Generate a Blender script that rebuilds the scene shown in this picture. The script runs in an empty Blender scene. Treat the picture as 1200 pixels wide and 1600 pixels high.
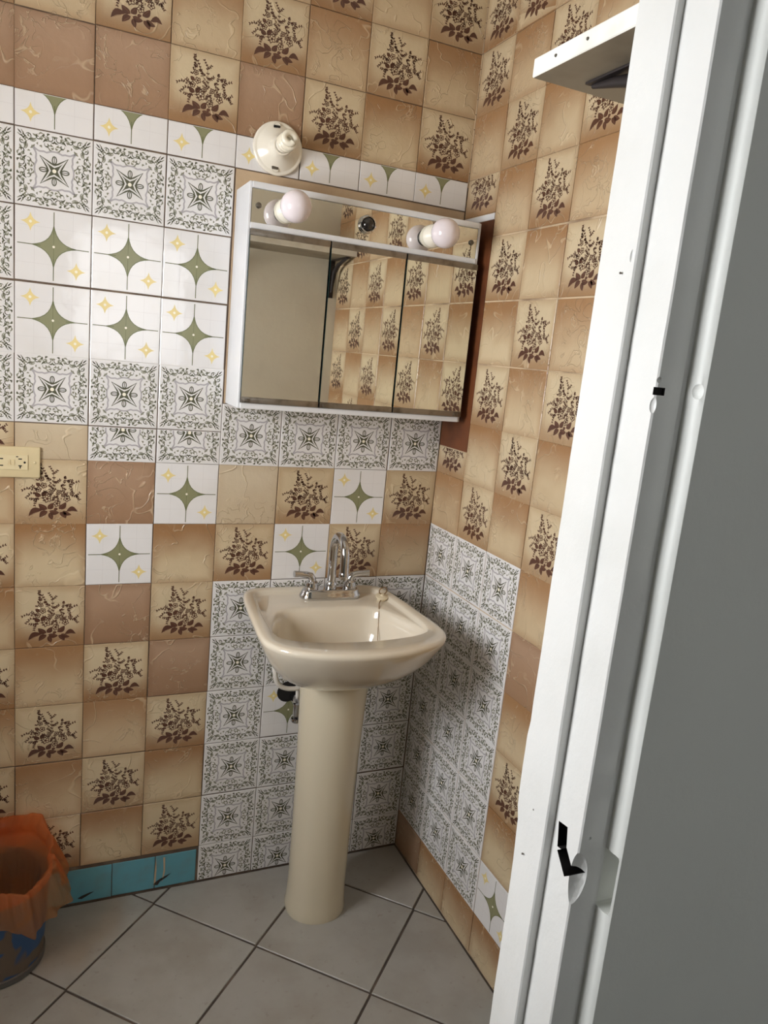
import bpy, bmesh, math, random
from mathutils import Vector, Matrix, noise

S = bpy.context.scene
COL = S.collection

# ------------------------------------------------------------------ camera
cam = bpy.data.cameras.new('camera')
camo = bpy.data.objects.new('camera', cam); COL.objects.link(camo)
cam.sensor_fit = 'VERTICAL'; cam.sensor_height = 32.0
cam.lens = 1184.13 / 1600.0 * 32.0
cam.clip_start = 0.02
camo.matrix_world = Matrix.Translation((-0.98868, -1.83513, 1.45534)) @ \
    Matrix.Rotation(-0.430213, 4, 'Z') @ Matrix.Rotation(1.369994, 4, 'X') @ Matrix.Rotation(0.0985207, 4, 'Z')
S.camera = camo

# ------------------------------------------------------------------ world, light, exposure
W = bpy.data.worlds.new('world'); S.world = W; W.use_nodes = True
bg = W.node_tree.nodes['Background']
bg.inputs[0].default_value = (0.86, 0.93, 1.0, 1); bg.inputs[1].default_value = 2.5


def area(name, loc, rot, sx, sy, power, colour, portal=False):
    l = bpy.data.lights.new(name, 'AREA'); l.shape = 'RECTANGLE'; l.size = sx; l.size_y = sy
    l.energy = power; l.color = colour
    o = bpy.data.objects.new(name, l); COL.objects.link(o); o.location = loc; o.rotation_euler = rot
    if portal: l.cycles.is_portal = True
    return o


WIN = (-1.13, -0.53, 1.12, 1.84)       # bathroom window in the left wall: y0, y1, z0, z1
HWIN = (-0.85, 0.35, 1.20, 2.20)       # hall window behind the photographer: x0, x1, z0, z1
XL, YF0, YF1, ZC = -1.66, -1.209, -1.325, 2.46
HY = -4.2
area('daylight_bathroom_window', (XL - 0.29, (WIN[0] + WIN[1]) / 2, (WIN[2] + WIN[3]) / 2), (0, math.radians(-90), 0),
     WIN[3] - WIN[2], WIN[1] - WIN[0], 47, (0.955, 0.975, 1.0))
area('daylight_hall_window', ((HWIN[0] + HWIN[1]) / 2, HY - 0.16, (HWIN[2] + HWIN[3]) / 2), (math.radians(90), 0, 0),
     HWIN[1] - HWIN[0], HWIN[3] - HWIN[2], 8, (1, 0.985, 0.95))
S.view_settings.view_transform = 'Standard'
S.view_settings.look = 'None'
S.view_settings.gamma = 1.0
S.view_settings.use_curve_mapping = False
S.view_settings.exposure = 0.0
S.cycles.use_denoising = True
S.cycles.max_bounces = 10
S.cycles.diffuse_bounces = 6
S.cycles.sample_clamp_indirect = 6.0

P = 0.15


# ------------------------------------------------------------------ materials
def lin(c):
    return tuple(((v / 255) / 12.92 if v / 255 <= 0.04045 else ((v / 255 + 0.055) / 1.055) ** 2.4) for v in c) + (1,)


class N:
    """small helper around a material's node tree"""
    def __init__(s, name, rough=0.5, metal=0.0, spec=0.5, col=(200, 200, 200), coat=0.0):
        s.m = bpy.data.materials.new(name); s.m.use_nodes = True
        s.t = s.m.node_tree; s.b = s.t.nodes['Principled BSDF']
        s.b.inputs['Roughness'].default_value = rough; s.b.inputs['Metallic'].default_value = metal
        s.b.inputs['Specular IOR Level'].default_value = spec
        s.b.inputs['Base Color'].default_value = lin(col)
        if coat: s.b.inputs['Coat Weight'].default_value = coat; s.b.inputs['Coat Roughness'].default_value = 0.06

    def n(s, kind, **kw):
        x = s.t.nodes.new(kind)
        for k, v in kw.items():
            if k.startswith('i_'):
                x.inputs[int(k[2:])].default_value = v
            else: setattr(x, k, v)
        return x

    def l(s, a, b): s.t.links.new(a, b)

    def math(s, op, a, b=0.0, clamp=False):
        x = s.t.nodes.new('ShaderNodeMath'); x.operation = op; x.use_clamp = clamp
        for i, v in ((0, a), (1, b)):
            if isinstance(v, (int, float)): x.inputs[i].default_value = v
            else: s.l(v, x.inputs[i])
        return x.outputs[0]

    def ramp(s, fac, a, b, smooth=True):
        x = s.t.nodes.new('ShaderNodeMapRange'); x.interpolation_type = 'SMOOTHSTEP' if smooth else 'LINEAR'
        s.l(fac, x.inputs[0]); x.inputs[1].default_value = a; x.inputs[2].default_value = b
        return x.outputs[0]

    def mix(s, fac, a, b):
        x = s.t.nodes.new('ShaderNodeMix'); x.data_type = 'RGBA'
        if isinstance(fac, (int, float)): x.inputs[0].default_value = fac
        else: s.l(fac, x.inputs[0])
        for i, v in ((6, a), (7, b)):
            if isinstance(v, tuple): x.inputs[i].default_value = lin(v) if len(v) == 3 else v
            else: s.l(v, x.inputs[i])
        return x.outputs[2]

    def objcoord(s, shift=True):
        tc = s.t.nodes.new('ShaderNodeTexCoord'); co = tc.outputs['Object']
        if shift:
            oi = s.t.nodes.new('ShaderNodeObjectInfo')
            x = s.t.nodes.new('ShaderNodeVectorMath'); x.operation = 'ADD'
            y = s.t.nodes.new('ShaderNodeVectorMath'); y.operation = 'SCALE'
            y.inputs[0].default_value = (7.3, 3.1, 5.7); s.l(oi.outputs['Random'], y.inputs['Scale'])
            s.l(co, x.inputs[0]); s.l(y.outputs[0], x.inputs[1]); co2 = x.outputs[0]
            return co, co2, oi.outputs['Random']
        return co, co, None

    def noise(s, co, scale, detail=3, rough=0.5, dist=0.0):
        x = s.t.nodes.new('ShaderNodeTexNoise'); s.l(co, x.inputs['Vector'])
        x.inputs['Scale'].default_value = scale; x.inputs['Detail'].default_value = detail
        x.inputs['Roughness'].default_value = rough; x.inputs['Distortion'].default_value = dist
        return x.outputs['Fac']

    def bump(s, h, dist, strength=1.0):
        x = s.t.nodes.new('ShaderNodeBump'); x.inputs['Distance'].default_value = dist
        x.inputs['Strength'].default_value = strength; s.l(h, x.inputs['Height'])
        s.l(x.outputs[0], s.b.inputs['Normal']); return x

    def sep(s, co):
        x = s.t.nodes.new('ShaderNodeSeparateXYZ'); s.l(co, x.inputs[0]); return x.outputs


def relief(g, co2, amount=1.0):
    """slate relief: long curved ridges and soft waves"""
    n1 = g.noise(co2, 13, 2, 0.5, 0.6); n2 = g.noise(co2, 22, 3, 0.5, 1.2); n3 = g.noise(co2, 9, 1, 0.4)
    r1 = g.ramp(g.math('ABSOLUTE', g.math('SUBTRACT', n1, 0.5)), 0.018, 0.0)
    r2 = g.ramp(g.math('ABSOLUTE', g.math('SUBTRACT', n2, 0.52)), 0.022, 0.0)
    m1 = g.ramp(n3, 0.46, 0.60); m2 = g.ramp(n3, 0.52, 0.38)
    r = g.math('MAXIMUM', g.math('MULTIPLY', r1, m1), g.math('MULTIPLY', r2, m2))
    soft = g.noise(co2, 30, 4, 0.55)
    h = g.math('ADD', g.math('MULTIPLY', r, 0.55), g.math('MULTIPLY', soft, 0.7))
    bp = g.bump(h, 0.0020 * amount)
    return r


def brown_tile(name, top, bottom, lo, hi, edge, warm):
    g = N(name, rough=0.22, spec=0.5)
    co, co2, rnd = g.objcoord()
    x, y, z = g.sep(co)
    w = g.noise(co2, 10, 2)
    zz = g.math('ADD', z, g.math('MULTIPLY', g.math('SUBTRACT', w, 0.5), 0.045))
    f = g.ramp(zz, lo, hi)                       # 0 at bottom, 1 at top
    c = g.mix(f, bottom, top)
    ax = g.math('ABSOLUTE', x); az = g.math('ABSOLUTE', z)
    e = g.ramp(g.math('MAXIMUM', ax, az), 0.052, 0.077)
    c = g.mix(g.math('MULTIPLY', e, 0.45), c, edge)
    tint = g.ramp(rnd, 0.0, 1.0, False)
    c = g.mix(g.math('MULTIPLY', tint, 0.35), c, warm)
    r = relief(g, co2)
    c = g.mix(g.math('MULTIPLY', r, 0.35), c, (226, 205, 170))
    cl = g.noise(co2, 5, 3)
    c = g.mix(g.math('MULTIPLY', g.ramp(cl, 0.5, 0.75), 0.25), c, (150, 115, 82))
    g.l(c, g.b.inputs['Base Color'])
    return g.m


M = {}
M['flower'] = brown_tile('glazed_cream_to_brown', (208, 190, 158), (144, 104, 68), -0.08, 0.0, (156, 118, 80), (200, 178, 144))
M['plain'] = brown_tile('glazed_brown_to_cream', (154, 114, 76), (206, 187, 154), -0.04, 0.075, (150, 112, 76), (178, 142, 106))
M['pink'] = brown_tile('glazed_rosy_brown', (174, 144, 119), (156, 123, 96), -0.06, 0.06, (132, 99, 74), (168, 136, 110))
M['beige'] = brown_tile('glazed_pale_beige', (210, 195, 170), (200, 182, 154), -0.05, 0.05, (186, 162, 134), (200, 184, 158))


def white_tile(name, col):
    g = N(name, rough=0.09, spec=0.55, col=col, coat=0.3)
    co, co2, rnd = g.objcoord()
    g.bump(g.noise(co2, 26, 2, 0.5), 0.0007)
    c = g.mix(g.math('MULTIPLY', g.ramp(g.noise(co2, 9, 3), 0.45, 0.8), 0.25), col, (205, 200, 190))
    g.l(c, g.b.inputs['Base Color'])
    return g.m


M['white'] = white_tile('glazed_white', (232, 230, 230))


def ink(name, col, rough=0.25):
    return N(name, rough=rough, col=col).m


M['ink_brown'] = ink('print_brown', (88, 58, 46)); M['ink_vein'] = ink('print_tan', (125, 88, 66))
M['ink_olive'] = ink('print_olive', (84, 84, 64)); M['ink_grey'] = ink('print_grey_green', (134, 134, 116))
M['ink_lilac'] = ink('print_lilac', (178, 174, 178)); M['ink_green'] = ink('print_green', (138, 138, 104))
M['ink_line'] = ink('print_dark_green', (108, 112, 78)); M['ink_yellow'] = ink('print_yellow', (232, 213, 150))
M['ink_cream'] = ink('print_cream', (246, 240, 222)); M['ink_faint'] = ink('print_faint', (217, 214, 214))


def simple(name, col, rough, metal=0.0, bumpd=0.0, bscale=40, spec=0.5, var=None, vscale=6, coat=0.0):
    g = N(name, rough=rough, metal=metal, col=col, spec=spec, coat=coat)
    co, co2, _ = g.objcoord(False)
    if bumpd: g.bump(g.noise(co, bscale, 4, 0.55), bumpd)
    if var:
        c = g.mix(g.ramp(g.noise(co, vscale, 4), 0.42, 0.72), col, var); g.l(c, g.b.inputs['Base Color'])
    return g.m


M['grout_dark'] = simple('grout_dark', (96, 80, 68), 0.9, var=(125, 108, 90), vscale=15)
M['grout_light'] = simple('grout_light', (205, 182, 150), 0.9, var=(120, 95, 75), vscale=7)
M['floor_grout'] = simple('floor_grout', (74, 66, 60), 0.9, var=(112, 98, 86), vscale=9)
M['mortar'] = simple('beige_mortar', (196, 172, 142), 0.85, bumpd=0.001, bscale=60, var=(170, 145, 118))
M['paint_white'] = simple('white_gloss_paint', (220, 220, 217), 0.38, bumpd=0.0009, bscale=45, var=(214, 214, 210), vscale=8)
M['paint_hall'] = simple('hall_wall_paint', (222, 223, 218), 0.55, bumpd=0.0006, bscale=60, var=(218, 219, 214), vscale=4)
M['paint_beige'] = simple('beige_wall_paint', (218, 212, 196), 0.4, bumpd=0.0008, bscale=35, var=(210, 203, 187), vscale=5)
M['tan'] = simple('tan_wall', (158, 134, 108), 0.4, var=(176, 156, 130), vscale=7)
M['ceiling'] = simple('ceiling_paint', (225, 222, 212), 0.8)
M['enamel'] = simple('white_enamel', (230, 231, 233), 0.3, var=(222, 223, 226))
M['mirror'] = N('mirror_silver', rough=0.015, metal=1.0, col=(232, 232, 226)).m
M['glass_edge'] = N('green_glass_edge', rough=0.15, col=(28, 52, 50)).m
M['trim_metal'] = simple('aged_aluminium', (150, 142, 132), 0.35, metal=0.85, var=(105, 95, 84), vscale=30)
M['chrome'] = N('chrome', rough=0.07, metal=1.0, col=(196, 196, 198)).m
M['steel'] = simple('dull_steel', (120, 114, 106), 0.35, metal=0.9)
M['porcelain'] = N('almond_porcelain', rough=0.08, col=(216, 206, 188), spec=0.55, coat=0.5).m
M['ped'] = N('almond_porcelain_pedestal', rough=0.16, col=(214, 204, 180), spec=0.5, coat=0.2).m
M['lampholder'] = N('glazed_lampholder', rough=0.15, col=(240, 234, 220), coat=0.3).m
M['bulb'] = N('frosted_bulb_glass', rough=0.12, col=(236, 226, 230), coat=0.4).m
M['cfl'] = N('cfl_tube', rough=0.2, col=(240, 234, 216), coat=0.2).m
M['black'] = N('black_plastic', rough=0.4, col=(22, 20, 20)).m
M['hole'] = N('dark_hole', rough=0.9, col=(24, 20, 18)).m
M['brass'] = N('brass', rough=0.3, metal=1.0, col=(150, 122, 88)).m
M['ivory'] = N('ivory_plastic', rough=0.35, col=(216, 199, 158)).m
M['ivory2'] = N('ivory_plastic_light', rough=0.3, col=(224, 209, 170)).m
M['board'] = simple('dark_brown_board', (112, 64, 36), 0.45, var=(88, 48, 28), vscale=12)
M['iron'] = simple('dark_iron', (48, 42, 42), 0.45, metal=0.4)
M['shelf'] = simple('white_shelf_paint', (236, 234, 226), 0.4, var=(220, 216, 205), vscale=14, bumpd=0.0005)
M['shelf_under'] = simple('shelf_underside_dark', (150, 140, 122), 0.6, var=(122, 112, 96), vscale=8)  # darker, greyer tone for the downward face of the board
M['hose'] = N('white_hose', rough=0.35, col=(225, 220, 212)).m
M['stopper'] = N('rubber_stopper', rough=0.5, col=(222, 208, 178)).m
M['blue'] = simple('blue_glazed_tile', (98, 160, 176), 0.3, var=(104, 148, 158), vscale=18)
M['dirt'] = simple('dark_chip', (52, 44, 40), 0.9)
M['wood'] = simple('door_wood', (205, 200, 190), 0.5)
M['rim_metal'] = simple('bin_rim_metal', (110, 108, 106), 0.45, metal=0.6)

g = N('floor_tile_glaze', rough=0.32, col=(170, 163, 154)); co, co2, rnd = g.objcoord()
c = g.mix(g.ramp(g.noise(co2, 7, 4, 0.6), 0.35, 0.7), (170, 168, 162), (157, 153, 145))
c = g.mix(g.math('MULTIPLY', g.ramp(g.noise(co2, 60, 3), 0.62, 0.75), 0.3), c, (122, 108, 94))
c = g.mix(g.math('MULTIPLY', rnd, 0.25), c, (150, 144, 138))
g.l(c, g.b.inputs['Base Color']); g.bump(g.noise(co2, 30, 3), 0.0004); M['floor'] = g.m

g = N('blue_wire_mesh', rough=0.5, col=(40, 80, 130)); co, _, _ = g.objcoord(False)
x, y, z = g.sep(co)
ang = g.math('ARCTAN2', y, x)
a = g.math('SINE', g.math('MULTIPLY', ang, 260)); b = g.math('SINE', g.math('MULTIPLY', z, 2300))
dots = g.ramp(g.math('MULTIPLY', a, b), -0.2, 0.5)
base = g.mix(g.ramp(g.noise(co, 14, 2, 0.5, 0.5), 0.50, 0.56), (48, 88, 134), (112, 96, 80))
c = g.mix(g.math('MULTIPLY', dots, 0.55), base, (30, 36, 46)); g.l(c, g.b.inputs['Base Color']); M['bin'] = g.m

# translucent orange film
m = bpy.data.materials.new('orange_film'); m.use_nodes = True; t = m.node_tree; t.nodes.clear()
out = t.nodes.new('ShaderNodeOutputMaterial'); tr = t.nodes.new('ShaderNodeBsdfTransparent'); tr.inputs[0].default_value = lin((255, 210, 170))
tl = t.nodes.new('ShaderNodeBsdfTranslucent'); tl.inputs[0].default_value = lin((246, 168, 112))
pr = t.nodes.new('ShaderNodeBsdfPrincipled'); pr.inputs['Base Color'].default_value = lin((236, 164, 112)); pr.inputs['Roughness'].default_value = 0.28
m1 = t.nodes.new('ShaderNodeMixShader'); m1.inputs[0].default_value = 0.5; t.links.new(tl.outputs[0], m1.inputs[1]); t.links.new(pr.outputs[0], m1.inputs[2])
m2 = t.nodes.new('ShaderNodeMixShader'); m2.inputs[0].default_value = 0.33; t.links.new(tr.outputs[0], m2.inputs[1]); t.links.new(m1.outputs[0], m2.inputs[2])
t.links.new(m2.outputs[0], out.inputs[0]); M['bag'] = m

m = bpy.data.materials.new('window_glass'); m.use_nodes = True; t = m.node_tree; t.nodes.clear()
out = t.nodes.new('ShaderNodeOutputMaterial'); tr = t.nodes.new('ShaderNodeBsdfTransparent'); gl = t.nodes.new('ShaderNodeBsdfGlossy'); gl.inputs['Roughness'].default_value = 0.02
mx = t.nodes.new('ShaderNodeMixShader'); mx.inputs[0].default_value = 0.06
t.links.new(tr.outputs[0], mx.inputs[1]); t.links.new(gl.outputs[0], mx.inputs[2]); t.links.new(mx.outputs[0], out.inputs[0]); M['pane'] = m


# ------------------------------------------------------------------ object helpers
def tag(o, label=None, cat=None, group=None, kind=None):
    for k, v in (('label', label), ('category', cat), ('group', group), ('kind', kind)):
        if v: o[k] = v
    return o


def link(name, me, parent=None, loc=(0, 0, 0), rot=(0, 0, 0)):
    o = bpy.data.objects.new(name, me); COL.objects.link(o)
    o.location = loc; o.rotation_euler = rot
    if parent: o.parent = parent
    return o


def thing(name, label, cat, loc=(0, 0, 0), rot=(0, 0, 0), group=None):
    return tag(link(name, None, None, loc, rot), label, cat, group)


def mesh(name, verts, faces, mats, fm=None, smooth=False):
    me = bpy.data.meshes.new(name); me.from_pydata(verts, [], faces)
    for mm in mats: me.materials.append(mm)
    if fm: me.polygons.foreach_set('material_index', fm)
    if smooth: me.polygons.foreach_set('use_smooth', [True] * len(me.polygons))
    me.update(); return me


def bm_mesh(name, bm, mats, smooth=False, sharp=None):
    me = bpy.data.meshes.new(name); bm.normal_update(); bm.to_mesh(me); bm.free()
    for mm in (mats if isinstance(mats, (list, tuple)) else [mats]): me.materials.append(mm)
    if smooth:
        me.polygons.foreach_set('use_smooth', [True] * len(me.polygons))
        if sharp: me.set_sharp_from_angle(angle=math.radians(sharp))
    return me


def box_bm(x0, x1, y0, y1, z0, z1, bevel=0.0, seg=2, bm=None):
    b = bmesh.new()
    vs = [b.verts.new((x, y, z)) for x in (x0, x1) for y in (y0, y1) for z in (z0, z1)]
    for f in ((0, 1, 3, 2), (4, 6, 7, 5), (0, 4, 5, 1), (2, 3, 7, 6), (0, 2, 6, 4), (1, 5, 7, 3)):
        b.faces.new([vs[i] for i in f])
    bmesh.ops.recalc_face_normals(b, faces=b.faces)
    if bevel: bmesh.ops.bevel(b, geom=list(b.edges), offset=bevel, segments=seg, profile=0.6, affect='EDGES')
    if bm is not None:
        me = bpy.data.meshes.new('tmp'); b.to_mesh(me); b.free(); bm.from_mesh(me); bpy.data.meshes.remove(me); return bm
    return b


def box(name, dims, m, parent=None, bevel=0.0, loc=(0, 0, 0), rot=(0, 0, 0)):
    return link(name, bm_mesh(name, box_bm(*dims, bevel=bevel), m, smooth=bool(bevel), sharp=50), parent, loc, rot)


def loft(loops, closed_ends=(True, True)):
    """closed loops of equal length -> bmesh"""
    b = bmesh.new(); rows = [[b.verts.new(p) for p in L] for L in loops]; n = len(loops[0])
    for r0, r1 in zip(rows, rows[1:]):
        for i in range(n): b.faces.new((r0[i], r0[(i + 1) % n], r1[(i + 1) % n], r1[i]))
    if closed_ends[0]: b.faces.new(rows[0][::-1])
    if closed_ends[1]: b.faces.new(rows[-1])
    bmesh.ops.recalc_face_normals(b, faces=b.faces)
    return b


def lathe(profile, axis='z', n=32, ends=(True, True)):
    """profile: (r, h) ; axis z up or y meaning towards the viewer (-y)"""
    L = []
    for r, h in profile:
        r = max(r, 1e-5)
        ring = [(r * math.cos(2 * math.pi * i / n), r * math.sin(2 * math.pi * i / n)) for i in range(n)]
        L.append([(a, -h, c) if axis == 'y' else (a, c, h) for a, c in ring])
    return loft(L, ends)


def tube(path, rad, n=12, ends=(True, True)):
    pts = [Vector(p) for p in path]
    rads = rad if isinstance(rad, (list, tuple)) else [rad] * len(pts)
    T = []
    for i in range(len(pts)):
        d = pts[min(i + 1, len(pts) - 1)] - pts[max(i - 1, 0)]; T.append(d.normalized())
    up = Vector((0, 0, 1)) if abs(T[0].z) < 0.9 else Vector((0, 1, 0))
    nrm = T[0].cross(up).normalized(); L = []
    for p, d, r in zip(pts, T, rads):
        nrm = (nrm - d * nrm.dot(d)).normalized(); bn = d.cross(nrm)
        L.append([tuple(p + (nrm * math.cos(2 * math.pi * k / n) + bn * math.sin(2 * math.pi * k / n)) * r) for k in range(n)])
    return loft(L, ends)


def spline(pts, per=8, closed=False):
    P_ = [Vector(p) for p in pts]; n = len(P_); out = []
    rng = range(n) if closed else range(n - 1)
    for i in rng:
        p0 = P_[(i - 1) % n] if closed or i > 0 else P_[0] * 2 - P_[1]
        p1 = P_[i]; p2 = P_[(i + 1) % n]
        p3 = P_[(i + 2) % n] if closed or i + 2 < n else P_[-1] * 2 - P_[-2]
        for k in range(per):
            t_ = k / per
            out.append(0.5 * ((2 * p1) + (p2 - p0) * t_ + (2 * p0 - 5 * p1 + 4 * p2 - p3) * t_ ** 2 + (3 * p1 - p0 - 3 * p2 + p3) * t_ ** 3))
    if not closed: out.append(P_[-1])
    return out


def merge(*bms):
    r = bmesh.new()
    for b in bms:
        me = bpy.data.meshes.new('tmp'); b.to_mesh(me); b.free(); r.from_mesh(me); bpy.data.meshes.remove(me)
    return r


def cut(o, cutters):
    """boolean the cutters' meshes out of o, then forget them"""
    for c in cutters:
        md = o.modifiers.new('b', 'BOOLEAN'); md.operation = 'DIFFERENCE'; md.solver = 'EXACT'; md.object = c
    dg = bpy.context.evaluated_depsgraph_get(); me = bpy.data.meshes.new_from_object(o.evaluated_get(dg))
    o.modifiers.clear(); o.data = me
    for c in cutters: bpy.data.objects.remove(c)


# ------------------------------------------------------------------ printed motifs (flat print, in tile units -1..1)
def strip(pts, widths):
    """thin ribbon of quads along a 2-d line"""
    polys = []; L = []
    for i, p in enumerate(pts):
        a = pts[max(i - 1, 0)]; b = pts[min(i + 1, len(pts) - 1)]
        dx, dy = b[0] - a[0], b[1] - a[1]; l = math.hypot(dx, dy) or 1
        w = widths[i] if isinstance(widths, (list, tuple)) else widths
        L.append(((p[0] - dy / l * w / 2, p[1] + dx / l * w / 2), (p[0] + dy / l * w / 2, p[1] - dx / l * w / 2)))
    for (a, b), (c, d) in zip(L, L[1:]): polys.append([a, c, d, b])
    return polys


def leaf(bx, by, tx, ty, w, bend=0.0):
    dx, dy = tx - bx, ty - by; l = math.hypot(dx, dy); nx, ny = -dy / l, dx / l; up = []; dn = []
    for i in range(0, 7):
        u = i / 6; c = math.sin(math.pi * u) * bend * l; ww = w * math.sin(math.pi * u ** 0.85) ** 0.8 / 2 if 0 < u < 1 else 0
        px, py = bx + dx * u + nx * c, by + dy * u + ny * c
        up.append((px + nx * ww, py + ny * ww)); dn.append((px - nx * ww, py - ny * ww))
    return up + dn[::-1][1:-1]


def blob(x, y, r, n=7, rnd=None):
    return [(x + r * (1 + (rnd.uniform(-.25, .25) if rnd else 0)) * math.cos(2 * math.pi * i / n), y + r * math.sin(2 * math.pi * i / n)) for i in range(n)]


def motif_bouquet():
    R = random.Random(5); out = []
    C = lambda x, y: ((x - 195) / 425 - 1, 1 - (y - 500) / 372.5)
    D, V = 'ink_brown', 'ink_vein'
    for bx, by, tx, ty, w, bd in [(520, 1078, 356, 1150, .14, -.22), (575, 1070, 472, 1008, .15, .1), (578, 1092, 482, 1162, .14, -.12), (600, 1108, 634, 1190, .12, .0),
                                  (580, 1066, 640, 998, .14, -.1), (598, 1090, 718, 1108, .13, -.1), (708, 1064, 797, 988, .14, -.12), (722, 1104, 797, 1174, .14, .15),
                                  (756, 1088, 862, 1132, .11, -.1), (800, 1092, 938, 1096, .13, .28), (500, 922, 425, 876, .12, .1), (510, 922, 570, 868, .12, .1),
                                  (490, 805, 440, 770, .10, 0), (650, 1075, 700, 1060, .08, 0)]:
        a = C(bx, by); b = C(tx, ty); out.append((D, leaf(*a, *b, w * 1.15, bd)))
        out += [(V, q) for q in strip([(a[0] + (b[0] - a[0]) * u, a[1] + (b[1] - a[1]) * u) for u in (.15, .8)], .008)]
    for x, y, r in [(505, 722, 30), (530, 797, 36), (470, 846, 34), (575, 948, 46), (688, 1003, 42), (806, 946, 40), (712, 872, 28), (866, 886, 26), (620, 870, 26), (760, 905, 22), (500, 655, 22)]:
        cx, cy = C(x, y); rr = r / 400; n = 20
        ring = [(cx + rr * (.82 + .2 * math.cos(5 * t_ + x)) * math.cos(t_), cy + rr * (.82 + .2 * math.cos(5 * t_ + x)) * math.sin(t_)) for t_ in [2 * math.pi * i / n for i in range(n + 1)]]
        out += [(D, q) for q in strip(ring, .026)]
        out.append((D, blob(cx, cy, rr * .36)))
        for k in range(5):
            t_ = 2 * math.pi * (k + .5) / 5 - x / 5
            out += [(D, q) for q in strip([(cx + rr * .3 * math.cos(t_), cy + rr * .3 * math.sin(t_)), (cx + rr * .66 * math.cos(t_), cy + rr * .66 * math.sin(t_))], .012)]
    for x, y, r in [(487, 560, 11), (478, 590, 14), (503, 598, 17), (485, 640, 16), (470, 690, 16), (455, 740, 15), (787, 698, 17), (816, 744, 20), (745, 796, 20), (782, 836, 16), (915, 915, 18),
                    (462, 892, 18), (550, 690, 9), (610, 770, 11), (655, 800, 10), (840, 800, 10), (700, 735, 8), (600, 835, 10), (640, 930, 10), (740, 950, 9), (820, 880, 9), (660, 850, 11), (575, 745, 9)]:
        cx, cy = C(x, y)
        for k in range(3): out.append((D, blob(cx + R.uniform(-.025, .025), cy + R.uniform(-.025, .025), r / 640, 6, R)))
    sprigs = [[(606, 588), (640, 650), (650, 760), (630, 860)], [(684, 628), (645, 665)], [(938, 745), (868, 776), (825, 835)], [(860, 735), (868, 776)], [(292, 850), (360, 830), (430, 868)],
              [(334, 936), (380, 890), (460, 890)], [(378, 950), (440, 960), (500, 940)], [(425, 1020), (440, 965), (470, 930)], [(955, 880), (900, 915), (840, 900)], [(950, 950), (915, 912)],
              [(525, 610), (560, 680), (600, 760)], [(560, 690), (590, 720), (640, 740)], [(400, 810), (440, 840), (470, 850)], [(715, 735), (680, 760), (640, 760)], [(600, 800), (640, 830), (700, 850)],
              [(690, 900), (700, 960), (690, 1000)], [(780, 720), (770, 780), (740, 870)], [(830, 760), (860, 830), (870, 880)], [(560, 870), (600, 900), (640, 890)], [(760, 860), (800, 900), (810, 940)],
              [(640, 960), (660, 930), (700, 930)], [(486, 556), (490, 620), (500, 700)], [(540, 870), (520, 930), (560, 1000)]]
    for s in sprigs:
        p = [(a.x, a.y) for a in spline([C(*q) + (0,) for q in s], 5)]
        out += [(D, q) for q in strip(p, .012)]
        for i in range(0, len(p) - 1, 2):
            a, b = p[i], p[i + 1]; an = math.atan2(b[1] - a[1], b[0] - a[0])
            for sg in (-1, 1):
                t_ = an + math.pi + sg * R.uniform(.5, 1.0); l = R.uniform(.045, .075)
                out.append((D, leaf(a[0], a[1], a[0] + l * math.cos(t_), a[1] + l * math.sin(t_), .034)))
    return out


def motif_star():
    out = []
    for v in (-.5, .5):
        out += [('ink_faint', q) for q in strip([(-.95, v), (.95, v)], .008)] + [('ink_faint', q) for q in strip([(v, -.95), (v, .95)], .008)]

    def astroid(cx, cy, s, n=7, k=.27):
        pts = []
        for q in range(4):
            a0 = q * math.pi / 2; a1 = a0 + math.pi / 2
            A = Vector((math.cos(a0), math.sin(a0))); B = Vector((math.cos(a1), math.sin(a1))); Mid = (A + B) * .5 * k * 0.62
            for i in range(n):
                u = i / n; p = A * (1 - u) ** 2 + Mid * 2 * u * (1 - u) + B * u ** 2; pts.append((cx + s * p.x, cy + s * p.y))
        return pts
    a = astroid(0, 0, .60)
    n = len(a)
    out += [('ink_green', [(0, 0), a[i], a[(i + 1) % n]]) for i in range(n)]
    out += [('ink_line', q) for q in strip(a + [a[0]], .022)]
    for s in (1, -1):
        out += [('ink_line', q) for q in strip([(s * .34, 0), (s * .93, 0)], .024)] + [('ink_line', q) for q in strip([(0, s * .34), (0, s * .93)], .024)]
    out += [('ink_line', q) for q in strip([(0, -.4), (0, .4)], .012)]
    out.append(('ink_cream', blob(0, .0, .035, 8)))
    for cx, cy in ((-.6, .6), (.6, -.6)):
        b = astroid(cx, cy, .25, 4, .45); n = len(b)
        out += [('ink_yellow', [(cx, cy), b[i], b[(i + 1) % n]]) for i in range(n)]
        out.append(('ink_cream', blob(cx, cy, .04, 8)))
    return out


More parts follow.
